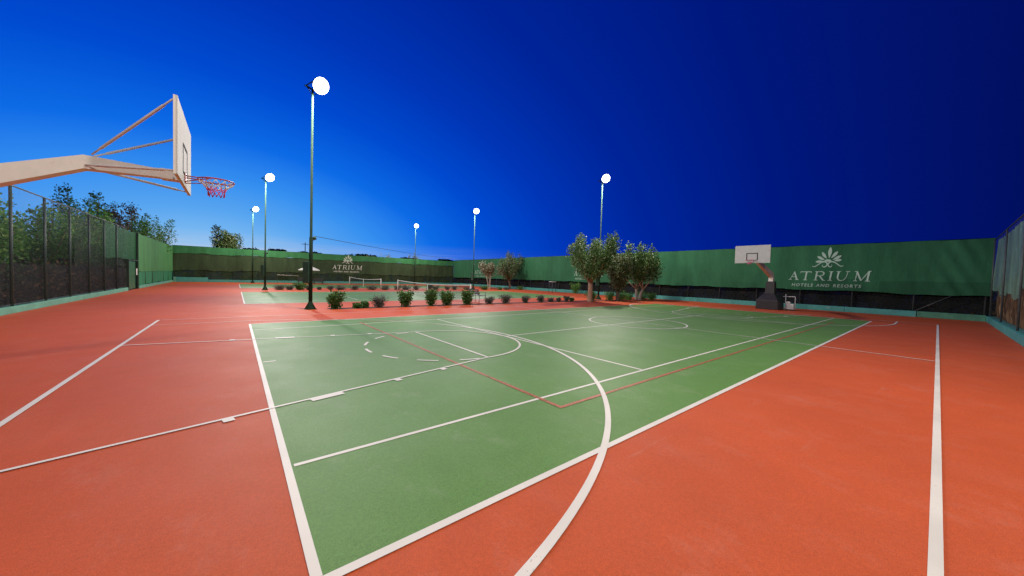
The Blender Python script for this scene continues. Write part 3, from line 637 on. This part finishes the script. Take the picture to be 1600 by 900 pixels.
# ------------------------------------------------------------------ tennis nets
def tnet(x, y0, y1, label):
    t = empty('tennis_net', (x, (y0+y1)/2, 0), 0, label, 'tennis net', 'tennis nets'); h = (y1-y0)/2
    zt = lambda y: .914+.15*(abs(y)/h)**1.6
    for k in (-1, 1): MB().tube([(0,k*h,0),(0,k*h,1.09)], .045, 12).build('post', m_white, t)
    tp = MB(); n = 24
    ys = [-h+2*h*i/n for i in range(n+1)]
    vs = []
    for yy in ys:
        for dx, dz in ((-.012,-.055),(.012,-.055),(.012,.0),(-.012,.0)): vs.append((dx, yy, zt(yy)+dz))
    fs = [(i*4+k, i*4+(k+1) % 4, (i+1)*4+(k+1) % 4, (i+1)*4+k) for i in range(n) for k in range(4)]
    tp.add(vs, fs); tp.build('tape', m_white, t)
    vs = []
    for yy in ys: vs += [(0, yy, .05), (0, yy, zt(yy)-.05)]
    MB().add(vs, [(2*i, 2*i+2, 2*i+3, 2*i+1) for i in range(n)]).build('netting', wiremesh, t)
    MB().box(-.025,.025,-.025,.025,.0,.90).build('centre_strap', m_white, t)
wiremesh = wire_mat('net_mesh', (.02,.02,.02), 'Y', .045, .004)
tnet(11.885, 17.6, 30.75, 'tennis net with white tape on the middle court, right of centre-left shrubs')
tnet(11.885, 35.7, 48.7, 'smaller looking tennis net on the farthest court below the far fence sign')

# ------------------------------------------------------------------ foliage
def leaves(name, m, parent, centres, radii, n, size, seed, aniso=(1,1,1), shell=.5, upb=.35, tips=0):
    """n small folded leaves spread through blobs at 'centres'"""
    rg = np.random.default_rng(seed); centres = np.array(centres, float); radii = np.array(radii, float)
    w = radii**2; w = w/w.sum(); idx = rg.choice(len(centres), n, p=w)
    d = rg.normal(size=(n,3)); d /= np.linalg.norm(d, axis=1)[:,None]; rr = rg.uniform(0,1,n)**(shell)
    rr *= 1+.16*np.sin(d[:,0]*5+idx)*np.cos(d[:,2]*6+idx*1.7)
    rr = rr*(1+(rg.random(n) < .05)*.35)
    p = centres[idx]+d*(radii[idx]*rr)[:,None]*np.array(aniso)
    t = d+rg.normal(scale=.7, size=(n,3)); t[:,2] += upb; t /= np.linalg.norm(t, axis=1)[:,None]
    a = rg.normal(size=(n,3)); b_ = np.cross(t, a); b_ /= np.linalg.norm(b_, axis=1)[:,None]; nn = np.cross(b_, t)
    L = size*rg.uniform(.6,1.3,n)[:,None]; Wd = L*.34
    v = np.stack([p, p+t*L*.5+b_*Wd-nn*L*.06, p+t*L, p+t*L*.5-b_*Wd-nn*L*.06], 1).reshape(-1,3)
    me = bpy.data.meshes.new(name); f = (np.arange(n)[:,None]*4+np.array([0,1,2,3])).reshape(-1)
    me.vertices.add(n*4); me.vertices.foreach_set('co', v.ravel()); me.loops.add(n*4); me.loops.foreach_set('vertex_index', f.astype(np.int32))
    me.polygons.add(n); me.polygons.foreach_set('loop_start', (np.arange(n)*4).astype(np.int32)); me.polygons.foreach_set('loop_total', np.full(n, 4, np.int32)); me.update(); me.validate()
    me.materials.append(m); o = bpy.data.objects.new(name, me); C.collection.objects.link(o); o.parent = parent; return o

def tree(name, x, y, h, spread, fork, n, seed, label, cat='tree', group=None, leafm=None, bark=None, limbs=7, size=.13, trunks=1, r=.11, fill=1.0, start=.16, name_lean=0, clr=.42):
    t = empty(name, (x, y, 0), 0, label, cat, group); rg = random.Random(seed); tb = MB(); cs = []; rs = []
    bases = [(0,0)] if trunks == 1 else [(rg.uniform(-.18,.18), rg.uniform(-.18,.18)) for _ in range(trunks)]
    per = max(2, limbs//len(bases)); li = 0
    for bi, (bx, by) in enumerate(bases):
        fk = Vector((bx*2.2+rg.uniform(-.1,.1), by*2.2+rg.uniform(-.1,.1), fork*rg.uniform(.85,1.1))); rr = r/math.sqrt(len(bases))
        tb.tube([(bx,by,0),(bx*1.1,by*1.1,.12),(bx*1.4+rg.uniform(-.04,.04),by*1.4,fork*.5),fk], [rr*1.5,rr*1.1,rr,rr*.9], 10)
        for k in range(per):
            a = 2*math.pi*(li*.618+rg.uniform(-.06,.06)); li += 1; out = spread*rg.uniform(.35,1.0) if k else spread*.15; hh = h*rg.uniform(.74,1.0)-.5
            tip = Vector((math.cos(a)*out, math.sin(a)*out, hh)); m1 = fk.lerp(tip, .35)+Vector((math.cos(a)*out*.12, math.sin(a)*out*.12, -.1)); m2 = fk.lerp(tip, .7)+Vector((math.cos(a)*out*.1, math.sin(a)*out*.1, 0))
            tb.tube([fk-Vector((0,0,.05)), m1, m2, tip], [rr*.62, rr*.42, rr*.25, .012], 7)
            for q in range(9):
                u = start+(1-start)*q/8; p = fk.lerp(m1, u/.35) if u < .35 else (m1.lerp(m2, (u-.35)/.35) if u < .7 else m2.lerp(tip, (u-.7)/.3))
                R_ = clr*(.55+.75*math.sin(math.pi*min(1,(u-start*.6)/(1.12-start*.6))))*rg.uniform(.8,1.2)
                cs.append(p+Vector((rg.uniform(-.18,.18), rg.uniform(-.18,.18), rg.uniform(-.12,.12)))); rs.append(R_*fill*.88)
                if q == 8:
                    for z_ in (.18, .34, .48): cs.append(tip+Vector((rg.uniform(-.07,.07), rg.uniform(-.07,.07), z_))); rs.append(clr*(.42-z_*.4))
                if q % 3 == 1:
                    e = p+Vector((rg.uniform(-.5,.5), rg.uniform(-.5,.5), rg.uniform(.1,.5))); tb.tube([p, e], [rr*.15, .006], 5); cs.append(e); rs.append(R_*.7*fill)
    tb.build('trunk', bark or m_bark, t)
    leaves('crown', leafm or m_leaf1, t, cs, rs, n, size, seed, shell=.55, aniso=(.85,.85,1.3))
    return t
# three trees on the right end of the near row
G1 = 'bushy vase shaped trees beside the courts'
tree('ficus_tree', 19.9, 14.0, 5.25, 1.95, 1.35, 15000, 11, 'large bushy tree with a pinkish bare trunk, leftmost of the right hand trees', group=G1, limbs=9, r=.17, bark=mat('bark_pink',(.34,.19,.12),.9,.3,10,.5,40), clr=.46, start=.22)
tree('ficus_tree', 23.5, 14.1, 4.55, 1.15, .8, 9000, 23, 'narrow tree between the two larger trees, leaves down to its short trunk', group=G1, limbs=7, r=.14, start=.08, leafm=leaf_mat('leaf_mixed',(.03,.06,.015),(.12,.18,.055),(.40,.38,.27),.45), clr=.42)
tree('ficus_tree', 26.4, 14.1, 4.75, 2.35, .95, 14000, 37, 'wide tree with several crooked pale limbs, rightmost of the trees on the court edge', group=G1, limbs=10, r=.15, trunks=2, bark=m_barkpale, start=.36, clr=.46)
tree('flowering_tree', 25.7, 35.0, 3.75, 1.75, 1.75, 6000, 41, 'small pale tree with whitish crown and thin white trunks beside the far lamp post', group=G1, limbs=9, r=.10, trunks=3, leafm=m_leaf2, bark=m_barkpale, start=.58, clr=.42)
tree('ficus_tree', 29.2, 35.2, 5.2, 2.1, 1.35, 9000, 43, 'round green tree on the second shrub row right of the small pale tree', group=G1, limbs=10, r=.14, leafm=leaf_mat('leaf_mixed2',(.03,.065,.02),(.11,.19,.06),(.38,.36,.24),.45), clr=.5)

def bush(x, y, w, h, seed, label, kind='g', group=None, n=None):
    w *= 1.14; h *= .92
    t = empty('shrub', (x, y, 0), 0, label, 'shrub', group); rg = random.Random(seed); mb = MB(); cs = []; rs = []
    k = 9 if w > .5 else 6
    for i in range(k):
        a = 2*math.pi*i/k+rg.uniform(-.3,.3); q = rg.uniform(.25,1)*w*.42; tip = Vector((math.cos(a)*q, math.sin(a)*q, h*rg.uniform(.6,.88)))
        mb.tube([(0,0,0), tip*.5+Vector((0,0,h*.05)), tip], [.016,.011,.005], 5); cs += [tip, tip*.62, Vector((tip.x*.45, tip.y*.45, h*.17))]; rs += [w*.17, w*.20, w*.15]
    cs.append(Vector((0,0,h*.5))); rs.append(min(w,h)*.38); mb.build('stems', m_stem, t)
    lf = {'g': m_bushg, 'p': m_bushp, 'w': m_leafwild}[kind]
    leaves('foliage', lf, t, cs, rs, n or int(600+1900*w*h), (.085 if kind != 'p' else .06), seed, shell=.6, upb=.7)
    return t
NR = 'shrubs planted in the near row'
near = [
 (3.16,.78,.80,'g','tallest airy green shrub right beside the nearest lamp post'),
 (4.10,.50,.16,'g','very low flat green shrub right of the airy shrub by the lamp post'),
 (4.45,.35,.30,'g','tiny shrub growing against the flat low one near the lamp post'),
 (5.10,.78,.60,'p','greyish shrub standing alone between the low shrubs and the first round green one'),
 (6.40,.80,.86,'g','round green shrub in front of the left post of the middle tennis net'),
 (7.80,.78,.90,'g','round green shrub with a wide gap on its left side, first of the close pair'),
 (8.75,.78,.88,'g','round green shrub, right one of the close pair under the net'),
 (10.05,.82,.86,'g','dense dark green shrub hiding the left end of the bench'),
 (11.62,.60,.42,'p','low grey green shrub just in front of the bench armrest'),
 (12.85,.75,.54,'p','spiky topped dark grey shrub, next one right of the bench'),
 (14.45,.66,.44,'p','low domed dark shrub, second one right of the bench'),
 (15.85,.62,.50,'p','rounded dark shrub half way between the bench and the pink trunk'),
 (16.85,.46,.28,'p','small sparse shrub right of the rounded dark one'),
 (17.60,.34,.30,'p','thin little shrub on a single stem in the near row'),
 (18.45,.46,.40,'p','upright small shrub two places left of the pink trunk'),
 (19.00,.28,.22,'g','tiny reddish shrub just left of the pink trunk'),
 (21.3,.95,.72,'g','dark round shrub between the pink trunk and the lamp post foot')]
for i, (x, w, h, k, lb) in enumerate(near): bush(x, 14.98, w, h, 100+i, lb, k, NR)
for i, (x, y, w, h, lb) in enumerate([(23.2,14.6,1.0,.75,'green shrub at the foot of the narrow tree, left side'),(24.5,14.5,1.1,.70,'leafy shrub between the narrow tree and the wide tree'),
    (25.5,14.4,.9,.65,'low shrub just left of the wide tree trunks'),(27.2,14.1,1.2,.75,'green shrub right of the wide tree trunks'),(28.3,13.9,.9,.6,'last shrub of the clump at the court edge beside the wide tree')]):
    bush(x, y, w, h, 150+i, lb, 'w', 'shrubs under the right hand trees', 900)
FR = 'shrubs planted in the second row'
far = [(2.6,.95,.40,'p','domed grey shrub, first one right of the second lamp post'),(3.35,.75,.42,'p','pale thin shrub, second one right of the second lamp post'),
 (4.1,.95,.72,'g','taller airy green shrub left of the nearest lamp post in the second row'),(4.75,.7,.36,'p','low shrub partly hidden behind the nearest lamp post'),
 (5.6,.45,.26,'p','tiny shrub right of the nearest lamp post, in the row behind'),(6.5,.6,.38,'p','thin shrub below the left side of the far fence sign'),
 (7.35,1.15,.34,'p','wide low grey shrub below the middle of the far fence sign'),(8.6,.9,.40,'p','dark shrub under the left post of the farthest net'),
 (10.2,1.05,.40,'p','dark shrub seen under the sagging farthest net'),(11.5,1.2,.40,'p','wide grey shrub left of the middle net post'),
 (12.7,.9,.42,'p','shrub just left of the middle net post, second row'),(13.6,1.1,.40,'p','dark domed shrub just right of the middle net post'),
 (14.75,.85,.46,'p','dark shrub seen through the left part of the middle net'),(16.35,.85,.85,'p','tall upright purple grey shrub standing above the middle net tape'),
 (17.05,.85,.48,'p','dark shrub touching the tall upright one behind the middle net'),(18.5,.6,.42,'p','low shrub behind the right half of the middle net'),
 (19.4,.85,.44,'p','shrub behind the net just left of its right post'),(21.1,.9,.32,'p','low shrub beside the right net post in the second row'),
 (23.6,1.0,.46,'g','bright green shrub between the lamp post and the pale tree'),(26.0,.7,.30,'g','little green shrub right of the pale tree'),
 (27.0,.8,.30,'p','low shrub left of the round green tree trunk'),(29.4,1.0,.42,'g','dark shrub right of the round green tree trunk')]
for i, (x, w, h, k, lb) in enumerate(far): bush(x, 33.14, w, h, 200+i, lb, k, FR)

# trees beyond the left fence
GL = 'trees beyond the left fence'
wild = [(-7.9,12.0,5.0,1.9,61,'leafy tree at the left picture edge behind the chain link fence'),(-8.3,17.6,4.9,1.8,62,'bushy tree behind the fence under the hoop arm'),
 (-8.9,23.4,5.0,1.9,63,'tree behind the second tall fence post from the left'),(-9.1,29.5,4.7,2.0,64,'low bushy tree in the gap of sky behind the fence'),
 (-9.1,34.2,5.6,1.9,65,'airy tree whose tip reaches over the fence rail'),(-9.4,39.6,7.5,2.0,66,'thin pointed tree rising highest above the left fence rail'),
 (-8.9,43.0,7.4,2.5,67,'dense reddish brown tinted tree above the gate'),(-8.4,46.5,8.0,2.7,68,'dense round green tree behind the bright green cloth'),
 (-7.8,49.8,7.3,2.4,69,'green tree spilling over the top of the bright green cloth'),(-8.0,53.8,6.3,2.0,70,'lowest tree ending the row at the far left corner')]
for x, y, h, sp, sd, lb in wild:
    tree('wild_tree', x, y, h, sp, .7, 7800, sd, lb, group=GL, leafm=(m_leafbrown if sd == 67 else m_leafwild), limbs=9, size=.15, r=.12, start=.05, clr=.62)
# dark scrub behind the see-through parts of the fences
def scrub(name, x0, x1, y0, y1, zmax, n, m, seed, size=.16):
    rg = np.random.default_rng(seed); k = int(max(x1-x0, y1-y0)*2.2)
    cs = np.stack([rg.uniform(x0,x1,k), rg.uniform(y0,y1,k), rg.uniform(.15,zmax,k)], 1); rs = rg.uniform(.35,.7,k)
    return tag(leaves(name, m, None, cs, rs, n, size, seed), kind='stuff')
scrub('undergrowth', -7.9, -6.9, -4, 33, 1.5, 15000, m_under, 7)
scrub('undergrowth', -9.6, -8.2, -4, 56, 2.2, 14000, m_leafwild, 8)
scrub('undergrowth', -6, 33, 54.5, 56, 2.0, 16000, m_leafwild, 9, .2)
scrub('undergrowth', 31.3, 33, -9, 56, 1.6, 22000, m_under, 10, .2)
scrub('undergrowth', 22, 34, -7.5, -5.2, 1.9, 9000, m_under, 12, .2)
# reeds at the right edge
def reeds():
    rg = np.random.default_rng(3); n = 26000; x = rg.uniform(-10, 31.2, n); y = rg.uniform(-4.9, -3.95, n); h = rg.uniform(.8, 2.2, n); h[rg.random(n) < .1] *= 1.3
    le = rg.normal(scale=.16, size=(n,2)); a = rg.uniform(0, math.pi, n); w = rg.uniform(.006,.016, n); dx, dy = np.cos(a)*w, np.sin(a)*w
    v = np.stack([np.stack([x-dx,y-dy,x*0],1), np.stack([x+dx,y+dy,x*0],1), np.stack([x+dx*.8+le[:,0]*.5,y+dy*.8+le[:,1]*.3,h*.6],1), np.stack([x+le[:,0]*1.4,np.minimum(y+le[:,1],-3.92),h],1)],1).reshape(-1,3)
    me = bpy.data.meshes.new('reeds'); me.from_pydata(v.tolist(), [], [tuple(4*i+k for k in range(4)) for i in range(n)]); me.materials.append(m_reed)
    o = bpy.data.objects.new('reeds', me); C.collection.objects.link(o); return tag(o, kind='stuff')
reeds()
# beyond the far fence
tree('lone_tree', -1.2, 58.2, 7.3, 1.45, 1.6, 9500, 81, 'lone rounded tree standing above the far fence on the left', group=None, leafm=leaf_mat('leaf_lone',(.07,.14,.04),(.22,.32,.10),(.5,.46,.3),.5), limbs=9, size=.22, r=.14, clr=.72, start=.25)
for x, h, sd, lb in ((16.6,5.0,82,'yellowish shrub top showing over the far fence, left of the distant lamp post'),(19.4,5.3,83,'yellowish shrub tops over the far fence just left of the distant lamp post'),(24.4,5.6,84,'pale yellow green shrub over the far fence at the distant lamp post')):
    tree('tall_shrub', x, 56.3, h, 1.2, 1.2, 1500, sd, lb, 'shrub', 'shrubs showing over the far fence', leafm=leaf_mat('leaf_yellow%d' % sd,(.10,.13,.03),(.28,.30,.10),(.4,.4,.18),.4), limbs=7, size=.17, r=.07, clr=.36)
def umbrella_tree(x, y, h, w, seed, label):
    t = empty('distant_tree', (x, y, 0), 0, label, 'tree', 'distant dark trees behind the far fence'); rg = random.Random(seed)
    MB().tube([(0,0,0),(.1,0,h*.5),(0,0,h*.85)], [.25,.2,.12], 8).build('trunk', m_far, t)
    cs = [(rg.uniform(-w,w)*.8, rg.uniform(-w,w)*.4, 0) for _ in range(22)]; cs = [(a, b_, h-1.3+.25*(1-(a/w)**2)+rg.uniform(-.08,.08)) for a, b_, _ in cs]
    leaves('crown', m_far, t, cs, [rg.uniform(.35,.5) for _ in cs], 2600, .3, seed)
for i, (x, y, h, w, lb) in enumerate([(2.3,88,6.6,1.4,'small dark tree top on the skyline right of the lone tree'),(6.8,88,6.8,1.8,'dark tree top on the skyline behind the second lamp post'),(13.0,90,6.7,3.0,'long flat dark tree top left of the nearest lamp post'),
    (24.5,90,6.9,4.3,'widest dark tree top above the far fence sign'),(37.5,92,6.9,2.4,'dark tree top under the cable left of the distant lamp post'),(49.0,92,7.0,2.8,'dark tree top right of the distant lamp post'),(60,92,7.0,3.0,'rightmost dark tree top near the fence corner')]):
    umbrella_tree(x, y, h, w, 300+i, lb)
up_ = empty('utility_pole', (12.2, 90, 0), 0, 'small far utility pole with a crossbar, left of the nearest lamp post', 'utility pole')
MB().tube([(0,0,0),(0,0,8.3)], [.12,.08], 8).build('pole', m_far, up_); MB().bar((-.7,0,7.9),(.7,0,7.9),.10).build('crossbar', m_far, up_)
# hills far away
vs = []; fs = []; n = 120
for i in range(n+1):
    a = R(-60+200*i/n); d = 800; hgt = 6+5*math.sin(i*.21)+3*math.sin(i*.53+1)+2*math.sin(i*1.1)
    x, y = math.sin(a)*d, math.cos(a)*d; vs += [(x, y, -1), (x*1.05, y*1.05, max(2, hgt)), (x*1.12, y*1.12, -1)]
for i in range(n): a = i*3; fs += [(a, a+3, a+4, a+1), (a+1, a+4, a+5, a+2)]
tag(MB().add(vs, fs, True).build('hills', m_hill), kind='structure')

# ------------------------------------------------------------------ furniture
t = empty('bench', (11.75, 16.55, 0), R(84), 'dark metal bench with armrests facing the middle court, behind the near shrubs', 'bench')
for k in (-1, 1):
    MB().tube([(k*.72,-.22,0),(k*.72,-.22,.62),(k*.72,.20,.66),(k*.72,.24,.0)], .018, 8).build('leg', m_darkwood, t)
s_ = MB(); [s_.box(-.74,.74,-.22+i*.105,-.14+i*.105,.42,.445,.004) for i in range(4)]; s_.build('seat', m_darkwood, t)
s_ = MB(); [s_.box(-.74,.74,.23+i*.02,.25+i*.02,.52+i*.11,.60+i*.11,.004) for i in range(3)]; [s_.bar((k*.6,.235,.40),(k*.6,.30,.84),.03) for k in (-1,1)]; s_.build('backrest', m_darkwood, t)

t = empty('parasol', (7.25, 50.0, 0), 0, 'white parasol open over dark seats in front of the far fence', 'parasol')
MB().tube([(0,0,0),(0,0,2.3)], .025, 8).build('pole', m_metal, t); MB().lathe([(.0,.10),(.24,.09),(.26,0)], 16).build('foot', m_darkwood, t)
cn = MB(); nn = 8
ring = [[(1.25*k*math.cos(2*math.pi*i/nn), 1.25*k*math.sin(2*math.pi*i/nn), z-(.03 if i % 2 else 0)) for i in range(nn)] for k, z in ((.001,2.42),(.5,2.16),(1,1.86),(1.0,1.78))]
cn.add([p for r_ in ring for p in r_], [(a*nn+i, a*nn+(i+1) % nn, (a+1)*nn+(i+1) % nn, (a+1)*nn+i) for a in range(3) for i in range(nn)]); cn.build('canopy', m_fabu, t)
for i, (x, lb) in enumerate(((6.55,'dark low garden seat left under the white parasol'),(8.35,'dark low garden seat right of the parasol pole'))):
    t = empty('garden_seat', (x, 50.2, 0), 0, lb, 'garden seat', 'seats under the parasol')
    m_ = MB(); m_.box(-.55,.55,-.3,.3,.32,.42,.02); m_.build('seat', m_darkwood, t); m_ = MB(); m_.box(-.55,.55,.24,.32,.42,.80,.02); m_.build('backrest', m_darkwood, t)
    for a, c in ((-.5,-.25),(.5,-.25),(-.5,.25),(.5,.25)): MB().box(a-.03,a+.03,c-.03,c+.03,0,.32).build('leg', m_darkwood, t)
t = empty('handrail', (4.95, 50.4, 0), 0, 'thin white rail left of the parasol in front of the far fence', 'rail')
MB().tube([(-1.2,0,1.10),(1.2,0,1.04)], .022, 8).build('bar', m_white, t)
for k in (-1.1, 1.1): MB().tube([(k,0,0),(k,0,1.06)], .016, 8).build('post', m_darkwood, t)
t = empty('umpire_stool', (28.6, 26.4, 0), 0, 'small dark high stool with a pale top near the right green fence', 'stool')
MB().box(-.3,.3,-.3,.3,1.22,1.28,.01).build('seat', m_white, t)
for a, c in ((-.24,-.24),(.24,-.24),(-.24,.24),(.24,.24)): MB().tube([(a*1.2,c*1.2,0),(a,c,1.22)], .022, 8).build('leg', m_darkwood, t)
MB().box(-.28,.28,-.28,.28,.62,.66).build('footrest', m_darkwood, t)
bush(29.9, 24.0, 1.3, 1.35, 400, 'bright green leafy bush against the right fence just left of the pink trunk', 'w', None, 1500)
